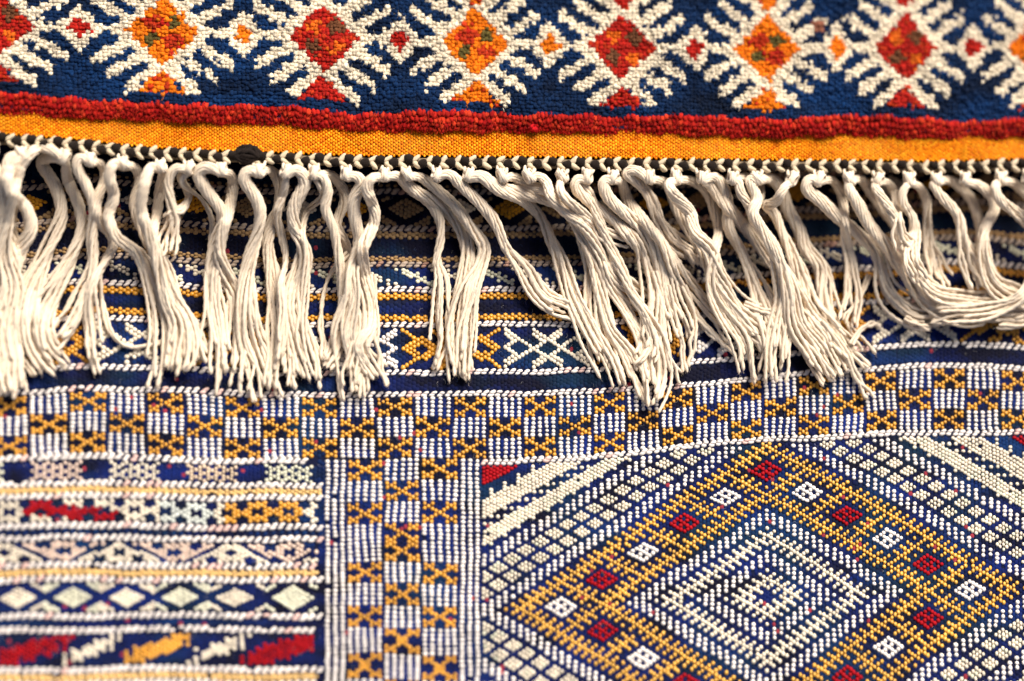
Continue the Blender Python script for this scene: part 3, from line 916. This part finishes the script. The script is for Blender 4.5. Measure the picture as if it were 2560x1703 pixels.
# knot, then its legs: (points, strands, end spread px)
TASSELS = [
 ((1, (-150, 60)), [(1, [(-150, 110), (-170, 260), (-150, 500), (-190, 800), (-170, 1100), (-150, 1450)], 8, 40)]),
 ((1, (-40, 70)), [(1, [(-40, 110), (-20, 220), (30, 340), (10, 520), (-40, 750), (-60, 1000), (-40, 1400)], 8, 34),
                   (1, [(-70, 110), (-90, 250), (-70, 500), (-110, 800), (-90, 1350)], 7, 34)]),
 ((1, (120, 80)), [(1, [(110, 120), (40, 220), (60, 330), (150, 430), (170, 560), (90, 700), (40, 900), (60, 1150), (30, 1470)], 9, 30),
                   (1, [(60, 110), (30, 240), (90, 340), (60, 520), (100, 700), (60, 850), (10, 950), (60, 1200), (80, 1440)], 6, 26)]),
 ((1, (360, 115)), [(1, [(330, 110), (220, 78), (130, 170), (90, 290), (50, 480), (20, 680), (70, 880), (30, 1120), (60, 1420)], 6, 32),
                    (1, [(290, 120), (230, 160), (310, 300), (345, 440), (310, 570), (220, 760), (150, 960), (150, 1150), (240, 1330)], 9, 30),
                    (1, [(370, 150), (375, 250), (440, 400), (455, 540), (400, 700), (310, 880), (230, 1050), (240, 1180), (350, 1320)], 8, 24)]),
 ((1, (505, 125)), [(1, [(450, 120), (425, 180), (480, 290), (525, 420), (515, 600), (520, 760), (460, 920), (410, 1080), (280, 1200)], 7, 14),
                    (1, [(555, 150), (590, 240), (545, 380), (550, 500), (640, 620), (550, 780), (505, 920), (510, 1120), (555, 1370)], 5, 8),
                    (1, [(550, 790), (575, 960), (620, 1120), (720, 1205), (860, 1190), (1060, 1110), (1190, 1040)], 2, 5)]),
 ((1, (690, 140)), [(1, [(640, 150), (610, 240), (640, 360), (605, 470), (650, 590), (770, 670), (850, 850), (910, 1050), (920, 1200), (880, 1420)], 8, 22),
                    (1, [(740, 170), (790, 260), (750, 400), (800, 540), (890, 700), (950, 880), (1020, 1070), (1150, 1270)], 8, 26)]),
 ((1, (900, 150)), [(1, [(850, 170), (810, 280), (790, 430), (840, 580), (910, 760), (980, 960), (1050, 1140), (1040, 1320)], 8, 26),
                    (1, [(920, 180), (895, 300), (880, 450), (860, 600), (900, 780), (950, 960), (1000, 1100), (960, 1340)], 6, 22)]),
 ((1, (1060, 165)), [(1, [(990, 180), (940, 270), (960, 390), (985, 520), (960, 640), (930, 720)], 5, 12),
                     (1, [(1000, 230), (1060, 330), (1045, 410), (980, 450), (910, 500)], 4, 8),
                     (1, [(1010, 270), (1130, 370), (1190, 500), (1170, 650), (1200, 800), (1210, 1000), (1200, 1150)], 2, 5)]),
 ((1, (1240, 185)), [(1, [(1170, 180), (1105, 220), (1160, 330), (1250, 460), (1220, 620), (1190, 820), (1215, 1080), (1235, 1330)], 9, 24),
                     (1, [(1290, 215), (1305, 300), (1280, 450), (1230, 640), (1270, 790), (1330, 920), (1320, 1120), (1300, 1460)], 8, 30)]),
 ((1, (1450, 190)), [(1, [(1400, 190), (1360, 250), (1430, 360), (1460, 480), (1410, 680), (1390, 900), (1400, 1120), (1470, 1300), (1500, 1480)], 9, 30),
                     (1, [(1510, 190), (1570, 300), (1560, 420), (1520, 520), (1500, 640), (1530, 800), (1560, 1000), (1580, 1200), (1560, 1420)], 8, 28)]),
 ((2, (215, 190)), [(2, [(270, 190), (325, 270), (270, 380), (250, 500), (310, 640), (300, 760), (250, 920), (260, 1080), (310, 1250), (350, 1430)], 10, 34),
                    (2, [(200, 330), (160, 450), (185, 560), (215, 700), (190, 860), (200, 1020), (180, 1330)], 4, 8)]),
 ((2, (370, 190)), [(2, [(420, 230), (450, 330), (430, 420), (480, 540), (510, 680), (530, 800), (545, 1000), (570, 1150)], 6, 10),
                    (2, [(460, 225), (540, 330), (530, 430), (490, 520), (560, 660), (550, 860), (545, 1020), (500, 1200), (440, 1310)], 6, 14),
                    (2, [(420, 350), (330, 440), (305, 560), (330, 700), (320, 900), (300, 1100), (380, 1400)], 3, 14),
                    (2, [(560, 680), (460, 800), (415, 940), (410, 1080), (430, 1290)], 2, 4)]),
 ((2, (550, 220)), [(2, [(600, 225), (645, 280), (590, 370), (600, 490), (625, 600), (580, 760), (590, 920), (560, 1120), (590, 1300), (620, 1470)], 9, 24),
                    (2, [(660, 640), (600, 700), (570, 850), (600, 980), (640, 1120), (600, 1250), (580, 1440)], 4, 16)]),
 ((2, (765, 200)), [(2, [(710, 230), (660, 300), (710, 430), (705, 520), (645, 640), (655, 800), (690, 950), (690, 1100), (630, 1210), (720, 1350)], 8, 22),
                    (2, [(700, 800), (720, 1000), (725, 1200), (775, 1440)], 2, 4),
                    (2, [(830, 225), (900, 310), (1010, 390), (1075, 490), (1080, 610), (1055, 730), (1085, 850), (1070, 1050), (1085, 1200), (1050, 1350)], 5, 10),
                    (2, [(840, 230), (930, 320), (1080, 410), (1180, 520), (1230, 650), (1220, 850), (1180, 1100), (1210, 1370)], 8, 26)]),
 ((2, (890, 205)), [(2, [(950, 230), (1050, 310), (1170, 420), (1260, 550), (1325, 650), (1305, 760), (1260, 900), (1225, 1100), (1200, 1350)], 7, 24)]),
 ((2, (1060, 210)), [(2, [(1120, 215), (1220, 320), (1330, 430), (1400, 540), (1450, 650), (1550, 770), (1650, 920), (1740, 980), (1840, 1000)], 8, 20)]),
 ((2, (1235, 210)), [(2, [(1300, 225), (1390, 300), (1540, 340), (1680, 380), (1810, 470), (1900, 620), (1945, 800), (1965, 1000), (2000, 1200), (2065, 1390)], 10, 26),
                     (2, [(1310, 240), (1400, 320), (1540, 380), (1640, 480), (1700, 600), (1770, 760), (1830, 930), (1910, 1080), (2000, 1250), (2065, 1400)], 8, 22)]),
 ((3, (35, 225)), [(3, [(90, 230), (170, 290), (290, 330), (400, 420), (470, 560), (540, 720), (580, 900), (640, 1100), (740, 1250), (850, 1500)], 7, 16)]),
 ((3, (185, 190)), [(3, [(220, 220), (290, 270), (300, 350), (380, 440), (500, 540), (590, 700), (640, 860), (740, 1030), (820, 1200), (860, 1530)], 6, 16)]),
 ((3, (370, 225)), [(3, [(345, 280), (375, 350), (470, 430), (570, 510), (650, 570), (770, 605)], 4, 8),
                    (3, [(350, 290), (400, 380), (510, 490), (600, 620), (640, 780), (740, 900), (850, 970), (905, 1030)], 6, 26)]),
 ((3, (510, 205)), [(3, [(460, 240), (440, 300), (540, 400), (690, 520), (800, 640), (860, 790), (890, 960), (880, 1120), (850, 1250), (800, 1300)], 8, 22),
                    (3, [(470, 250), (520, 330), (560, 450), (620, 600), (700, 770), (760, 900), (860, 1050), (920, 1200), (930, 1380), (870, 1530)], 6, 18)]),
 ((3, (655, 190)), [(3, [(600, 250), (620, 350), (730, 460), (870, 590), (940, 760), (980, 920), (1030, 1040), (1050, 1140)], 9, 26),
                    (3, [(700, 250), (740, 380), (850, 520), (960, 660), (1050, 830), (1160, 980), (1270, 1090), (1370, 1210)], 8, 20),
                    (3, [(890, 780), (930, 960), (945, 1150), (990, 1330), (1045, 1420)], 3, 7),
                    (3, [(960, 860), (1010, 1050), (1040, 1200), (1050, 1360)], 2, 6),
                    (3, [(1050, 860), (1110, 1010), (1105, 1180), (1080, 1330)], 2, 5)]),
 ((3, (860, 205)), [(3, [(790, 200), (720, 225), (800, 280), (880, 390), (925, 510), (1010, 620), (1090, 680), (1140, 750)], 8, 16),
                    (3, [(900, 250), (960, 280), (1000, 400), (1060, 520), (1150, 640), (1220, 800), (1290, 950), (1390, 1070), (1500, 1200)], 7, 22)]),
 ((3, (1010, 220)), [(3, [(960, 270), (1000, 350), (1090, 450), (1110, 560), (1200, 660), (1240, 800), (1330, 960), (1440, 1080), (1560, 1170)], 9, 26),
                     (3, [(1070, 250), (1170, 310), (1220, 430), (1250, 560), (1220, 680), (1210, 860), (1290, 1010), (1400, 1180), (1430, 1390)], 7, 26)]),
 ((3, (1155, 205)), [(3, [(1220, 230), (1270, 290), (1300, 400), (1300, 520), (1360, 640), (1430, 780), (1500, 950), (1560, 1140), (1540, 1330)], 8, 32),
                     (3, [(1180, 260), (1240, 340), (1340, 470), (1440, 590), (1540, 700), (1640, 850), (1690, 1000), (1790, 1180), (1890, 1370)], 9, 24)]),
 ((3, (1325, 225)), [(3, [(1370, 250), (1360, 320), (1420, 400), (1450, 500), (1540, 620), (1620, 780), (1660, 930), (1730, 1080), (1840, 1250)], 7, 22),
                     (3, [(1400, 230), (1480, 300), (1460, 400), (1430, 460), (1500, 560), (1570, 700), (1610, 900), (1580, 1080), (1560, 1380)], 6, 34)]),
 ((4, (75, 225)), [(4, [(20, 240), (60, 330), (80, 380), (45, 440), (110, 560), (200, 720), (270, 900), (310, 1080), (410, 1210), (500, 1370)], 8, 22),
                   (4, [(140, 240), (210, 310), (240, 420), (310, 540), (350, 660), (440, 750), (455, 900), (490, 1060), (580, 1210), (690, 1320)], 9, 26)]),
 ((4, (270, 245)), [(4, [(240, 270), (170, 400), (110, 400), (170, 450), (220, 580), (290, 720), (350, 860), (400, 1000), (520, 1150), (600, 1240)], 7, 22)]),
 ((4, (420, 225)), [(4, [(370, 240), (345, 310), (430, 380), (530, 480), (640, 570), (740, 680), (790, 850), (870, 950), (980, 1030), (1130, 1015)], 9, 18),
                    (4, [(490, 250), (545, 340), (560, 430), (575, 600), (610, 750), (625, 900), (610, 1110)], 5, 12),
                    (4, [(700, 800), (660, 900), (600, 1000), (540, 1060)], 2, 5)]),
 ((4, (590, 225)), [(4, [(580, 290), (640, 400), (710, 530), (800, 640), (880, 740), (960, 850), (1060, 950), (1200, 1000), (1400, 985)], 10, 26),
                    (4, [(650, 240), (690, 300), (770, 420), (850, 540), (900, 650), (960, 780), (1050, 900), (1180, 960), (1310, 935)], 7, 18)]),
 ((4, (750, 215)), [(4, [(720, 270), (780, 370), (840, 470), (870, 600), (940, 740), (1020, 860), (1120, 930), (1290, 960), (1440, 960)], 6, 16),
                    (4, [(800, 260), (850, 350), (860, 480), (880, 600), (920, 700)], 5, 8)]),
 ((4, (925, 245)), [(4, [(890, 310), (890, 400), (950, 470), (960, 580), (945, 700), (1000, 850)], 5, 14),
                    (4, [(980, 285), (1020, 370), (1030, 500), (1045, 660), (1085, 790), (1135, 890)], 5, 14)]),
 ((4, (1080, 225)), [(4, [(1050, 265), (1110, 360), (1200, 460), (1230, 590), (1270, 700), (1320, 860)], 7, 16),
                     (4, [(1140, 250), (1250, 340), (1310, 460), (1330, 600), (1350, 740), (1410, 860), (1500, 930), (1640, 960)], 7, 20)]),
 ((4, (1240, 225)), [(4, [(1310, 280), (1400, 370), (1400, 450), (1340, 560), (1350, 690), (1400, 820), (1500, 900), (1640, 940)], 8, 18)]),
 ((4, (1440, 225)), [(4, [(1400, 275), (1430, 370), (1510, 440), (1640, 540), (1700, 700)], 8, 20),
                     (4, [(1490, 260), (1560, 320), (1640, 420), (1680, 600), (1720, 800)], 7, 20)]),
 ((4, (1590, 215)), [(4, [(1600, 260), (1660, 380), (1690, 560), (1640, 760), (1560, 920), (1400, 990), (1200, 1010), (1060, 1040)], 8, 18)]),
 ((4, (1740, 215)), [(4, [(1750, 260), (1790, 400), (1800, 600), (1780, 800), (1700, 950), (1550, 1040), (1400, 1040)], 8, 22)]),
]
EXTRA = [(4, [(430, 1060), (560, 1220), (640, 1400), (725, 1500)], 3, 6), (4, [(600, 1190), (650, 1110), (700, 1080), (785, 1085)], 2, 4),
         (3, [(660, 560), (640, 640), (590, 720), (570, 800)], 1, 2), (4, [(900, 1040), (980, 1080), (1060, 1110)], 2, 5), (4, [(0, 960), (100, 1000), (200, 1010)], 2, 4)]

HS = 4.0
hm = np.zeros((int(1100 / HS), int(3400 / HS)))             # what already lies there, metres above the weave
YG, XG = np.mgrid[0:hm.shape[0], 0:hm.shape[1]]


def hm_at(x, y):
    ix = np.clip(((x + 400) / HS).astype(int), 0, hm.shape[1] - 1); iy = np.clip(((y - 300) / HS).astype(int), 0, hm.shape[0] - 1)
    return hm[iy, ix]


def hm_put(x, y, z, w):
    R = int(w / HS) + 1
    for a, b, c in zip(x[::2], y[::2], z[::2]):
        ix = int((a + 400) / HS); iy = int((b - 300) / HS)
        y0, y1, x0, x1 = max(0, iy - R), min(hm.shape[0], iy + R + 1), max(0, ix - R), min(hm.shape[1], ix + R + 1)
        if y0 >= y1 or x0 >= x1: continue
        hm[y0:y1, x0:x1] = np.maximum(hm[y0:y1, x0:x1], c)


RS = 4.3                       # strand radius, px
ZK = ZE + 0.2 * MM
n_strand = 0


def strand_mesh(px, py, z, rad):
    P = at(px, py, z)
    V, F = yarn(P, rad, twist=random.uniform(.5, .66), phase=random.uniform(0, 6.28), flare=random.uniform(1.0, 1.35))
    C = tint(len(V))
    # lint standing off the yarn, and a frayed tip
    n = 42
    ii = rng.integers(2, len(P) - 1, n); ii[:7] = len(P) - 2
    q0 = P[ii] + rng.normal(0, rad * .45, (n, 3))
    T = np.gradient(P, axis=0)[ii]; T /= np.linalg.norm(T, axis=1)[:, None]
    d = T * rng.uniform(1, 3.5, (n, 1)) * MM + rng.normal(0, .8 * MM, (n, 3))
    d[:7] *= .6
    v2, f2, c2 = hairs(q0, None, q0 + d, np.full(n, .05 * MM), np.tile(np.array(FR), (n, 1)))
    return make_mesh("strand", np.vstack([V, v2]), [np.vstack([F, f2 + len(V)])], np.vstack([C, c2]))


def leg(c, pts, n, spread, parent, knot=True):
    global n_strand
    zp = Z_(c, pts)
    if n > 5:                                   # the ends hang a little past the last bend
        ex, ey = zp[-1][0] - zp[-2][0], zp[-1][1] - zp[-2][1]; el = math.hypot(ex, ey); zp[-1] = (zp[-1][0] + ex / el * 16, zp[-1][1] + ey / el * 16)
    C0 = catmull(zp, 5.5)
    m = len(C0)
    if m > 30:
        kk = np.hanning(13); kk /= kk.sum()
        for ax in (0, 1):
            pad = np.concatenate([2 * C0[0, ax] - C0[6:0:-1, ax], C0[:, ax], 2 * C0[-1, ax] - C0[-2:-8:-1, ax]])
            C0[:, ax] = np.convolve(pad, kk, 'valid')
    spread = spread * 1.3
    if knot:
        C0[:, 1] += 9 * np.exp(-np.arange(m) * 5.5 / 70.0)
    ds = np.concatenate([[0], np.cumsum(np.linalg.norm(np.diff(C0, axis=0), axis=1))])
    Ltot = ds[-1]; t = ds / Ltot
    Tn = np.gradient(C0, axis=0); Tn /= np.linalg.norm(Tn, axis=1)[:, None]
    Nx, Ny = -Tn[:, 1], Tn[:, 0]
    n = n if n <= 3 else int(round(n * 1.5))
    n_in = 0 if n <= 5 else n // 5
    R0 = RS * max(0.7 * math.sqrt(n), 0.235 * (n - n_in))
    under = hm_at(C0[:, 0], C0[:, 1]) * 0.72
    ker = np.ones(13) / 13
    under = np.convolve(np.pad(under, 6, mode='edge'), ker, 'valid')
    rest = relief(C0[:, 0], C0[:, 1]) + 1.3 * MM + under
    start = ZK if knot else rest[0] + 3 * MM
    fall = np.exp(-(ds / 250.0) ** 1.7) if knot else np.exp(-(ds / 60.0) ** 1.5) * .5
    zc = rest + (start - rest[0]) * fall
    if knot: zc = zc + 1.2 * MM * np.exp(-((ds - 32) / 30.0) ** 2)
    zc = np.maximum(zc, rest)
    mix = np.clip((t - .18) / .72, 0, 1); mix = mix * mix * (3 - 2 * mix)
    R0v = R0 * (0.62 + 0.38 * np.clip(ds / 60.0, 0, 1)) if knot else R0
    order = list(range(n)); random.shuffle(order)
    turns = random.uniform(1.3, 2.3) * random.choice((-1, -1, 1)) * Ltot / 520.0
    bend = [(random.uniform(-1, 1), fr, random.uniform(0, 6.3)) for fr in (1.1, 2.1, 3.3)]
    layers = 1 if n <= 3 else (2 if spread * 2 >= n * RS * 0.95 else 3)
    per_row = math.ceil(n / layers)
    slot = max(2.0 * spread / per_row, 1.7 * RS)
    for k in range(n):
        inner = 0.3 if k < n_in else 1.0
        ph = 2 * math.pi * k / n_in if k < n_in else 2 * math.pi * (k - n_in) / (n - n_in)
        ph += random.uniform(-.15, .15)
        hel = ph + 2 * math.pi * turns * t
        lat = R0v * inner * np.cos(hel); ver = R0v * inner * np.sin(hel)
        lay, sl = order[k] % layers, order[k] // layers
        wob = sum(a_ * np.sin(2 * math.pi * fr * t + p_) for a_, fr, p_ in bend) * 2.5 * mix
        wob = wob + sum(random.uniform(-1, 1) * np.sin(2 * math.pi * fr * t + random.uniform(0, 6.3)) for fr in (1.3, 2.6, 4.1)) * (0.8 + 3.0 * mix)
        if random.random() < .36 and n > 3: wob = wob + random.choice((-1, 1)) * random.uniform(8, 26) * mix * np.sin(math.pi * np.clip((t - .3) / .7, 0, 1) * random.uniform(.6, 1.1))
        lat2 = (sl - (per_row - 1) / 2 + (.5 if lay % 2 else 0)) * slot + wob
        ver2 = -R0 + RS + lay * 1.65 * RS + random.uniform(-.15, .3) * RS
        la = lat * (1 - mix) + lat2 * mix
        ve = ver * (1 - mix) + ver2 * mix
        e = 1 - .16 * random.random() ** 1.6 if n > 2 else random.uniform(.97, 1.0)
        use = t <= e
        if use.sum() < 6: continue
        z = zc + R0 * PX + ve * PX
        z = z + np.clip((t / e - .85) / .15, 0, 1) ** 2 * random.uniform(-.2, 2.2) * MM
        z = np.maximum(z, relief(C0[:, 0], C0[:, 1]) + 1.3 * MM + RS * PX)
        o = link("strand", strand_mesh((C0[:, 0] + Nx * la)[use], (C0[:, 1] + Ny * la)[use], z[use], RS * PX * random.uniform(.86, 1.1)), M_COTTON, parent)
        n_strand += 1
    hw = R0 * (1 - mix) + max(spread, RS) * mix
    topz = (zc - relief(C0[:, 0], C0[:, 1]) - 1.3 * MM) + (2 * R0 * (1 - mix) + RS * 1.7 * layers * mix) * PX
    for q in range(0, m, 2):
        hm_put(C0[q:q + 1, 0], C0[q:q + 1, 1], topz[q:q + 1] * .8, hw[q])


def knot_mesh(x, y):
    V = []; F = []; nv = 0
    def put(v, f):
        nonlocal nv
        V.append(v); F.append(f + nv); nv += len(v)
    w = random.uniform(16, 20); h = random.uniform(14, 18)
    tilt = random.uniform(-.6, .6)
    # wraps of the knot
    for q in range(4):
        off = (q - 1.5) * 7.0
        th = np.linspace(0, 2 * np.pi, 26)
        rx = w * math.sqrt(max(.2, 1 - (off / 20) ** 2))
        lx = off * .75 + 3.5 * np.sin(th + q); ly = h * np.cos(th) * math.sqrt(max(.25, 1 - (off / 19) ** 2))
        zz = ZK + 2.6 * MM + rx * .72 * PX * np.sin(th)
        X = x + lx * math.cos(tilt) - ly * math.sin(tilt); Y = y + lx * math.sin(tilt) + ly * math.cos(tilt)
        v, f = yarn(at(X, Y, zz), RS * .98 * PX, .4, random.random() * 6, flare=1.0)
        put(v, f)
    # warp ends that come out of the edging into the knot
    for q in (-1, 1):
        x0 = x + q * random.uniform(7, 13) + random.uniform(-4, 4); y0 = float(obot(x0)) + random.uniform(24, 30)
        pts = catmull([(x0, y0, ZE + .1 * MM), ((x0 + x) / 2 + q * 3, (y0 + y) / 2 - 2, ZE + 1.0 * MM), (x, y, ZK + 1.4 * MM)], 5)
        # pixel-space x,y with metre z: interpolate separately
        tt = np.linspace(0, 1, 12)
        X = x0 + (x - x0) * tt + q * 4 * np.sin(np.pi * tt); Y = y0 + (y - y0) * tt; zz = ZE + .2 * MM + (ZK + 1.4 * MM - ZE) * tt + .9 * MM * np.sin(np.pi * tt)
        v, f = yarn(at(X, Y, zz), RS * 1.02 * PX, .4, random.random() * 6)
        put(v, f)
    V = np.vstack(V)
    return make_mesh("tassel", V, [np.vstack(F)], tint(len(V), (0.83, 0.71, 0.56)))


for (kc, legs) in TASSELS:
    kxp, kyp = Z_(kc[0], [kc[1]])[0]
    kyp = max(kyp, float(obot(kxp)) + 48)
    t_ob = link("tassel", knot_mesh(kxp, kyp), M_COTTON, pile)
    for (c, pts, n, sp) in legs:
        z0 = Z_(c, [pts[0]])[0]
        from_knot = abs(z0[1] - kyp) < 70 and abs(z0[0] - kxp) < 110
        if from_knot:
            pts = [((kxp - OFF[c][0]) * S, (kyp - OFF[c][1]) * S)] + list(pts)
        leg(c, pts, n, sp, t_ob, from_knot)
    last = t_ob
for e_i, (c, pts, n, sp) in enumerate(EXTRA):
    leg(c, pts, n, sp, last, False)

# ------------------------------------------------------------------ stray yarn on the hem
def tangle(name, cx, cy, rx, ry, z, hz, n, rad, colr, mat, length=7):
    V = []; F = []; nv = 0
    for q in range(n):
        p = []
        a = random.uniform(0, 6.28)
        for s_ in range(length):
            a += random.uniform(.6, 1.6); r = math.sqrt(random.random())
            p.append((cx + rx * r * math.cos(a), cy + ry * r * math.sin(a), z + hz * random.random() * (1 - .6 * r)))
        p = np.array(p); tt = np.linspace(0, length - 1, length * 7)
        X = np.interp(tt, range(length), p[:, 0]); Y = np.interp(tt, range(length), p[:, 1]); ZZ = np.interp(tt, range(length), p[:, 2])
        for _ in range(3):
            for arr in (X, Y, ZZ): arr[1:-1] = (arr[:-2] + arr[1:-1] * 2 + arr[2:]) / 4
        v, f = yarn(at(X, Y, ZZ), rad * PX, .5, random.random() * 6, sides=7)
        V.append(v); F.append(f + nv); nv += len(v)
    V = np.vstack(V); F = np.vstack(F)
    nh = 140
    ii = rng.integers(0, len(V), nh); q0 = V[ii]; d = rng.normal(0, 1.3 * MM, (nh, 3)); d[:, 2] = np.abs(d[:, 2])
    v2, f2, c2 = hairs(q0, q0 + d * .5, q0 + d, np.full(nh, .05 * MM), np.tile(np.array(colr), (nh, 1)))
    return link(name, make_mesh(name, np.vstack([V, v2]), [np.vstack([F, f2 + nv])], np.vstack([np.tile(np.array(colr), (nv, 1)), c2])), mat, pile)


tangle("black_yarn_knot", 618, 386, 34, 24, ZE + 0.5 * MM, 4.5 * MM, 9, 6.0, (0.014, 0.009, 0.007), M_WOOL)["label"] = "dark brown knot of yarn caught on the edging"
tangle("red_yarn_loop", 1333, 318, 11, 12, ZP + 1.0 * MM, 3.2 * MM, 4, 5.0, (0.55, 0.006, 0.012), M_WOOL)["label"] = "bright red loop of yarn hanging over the hem"
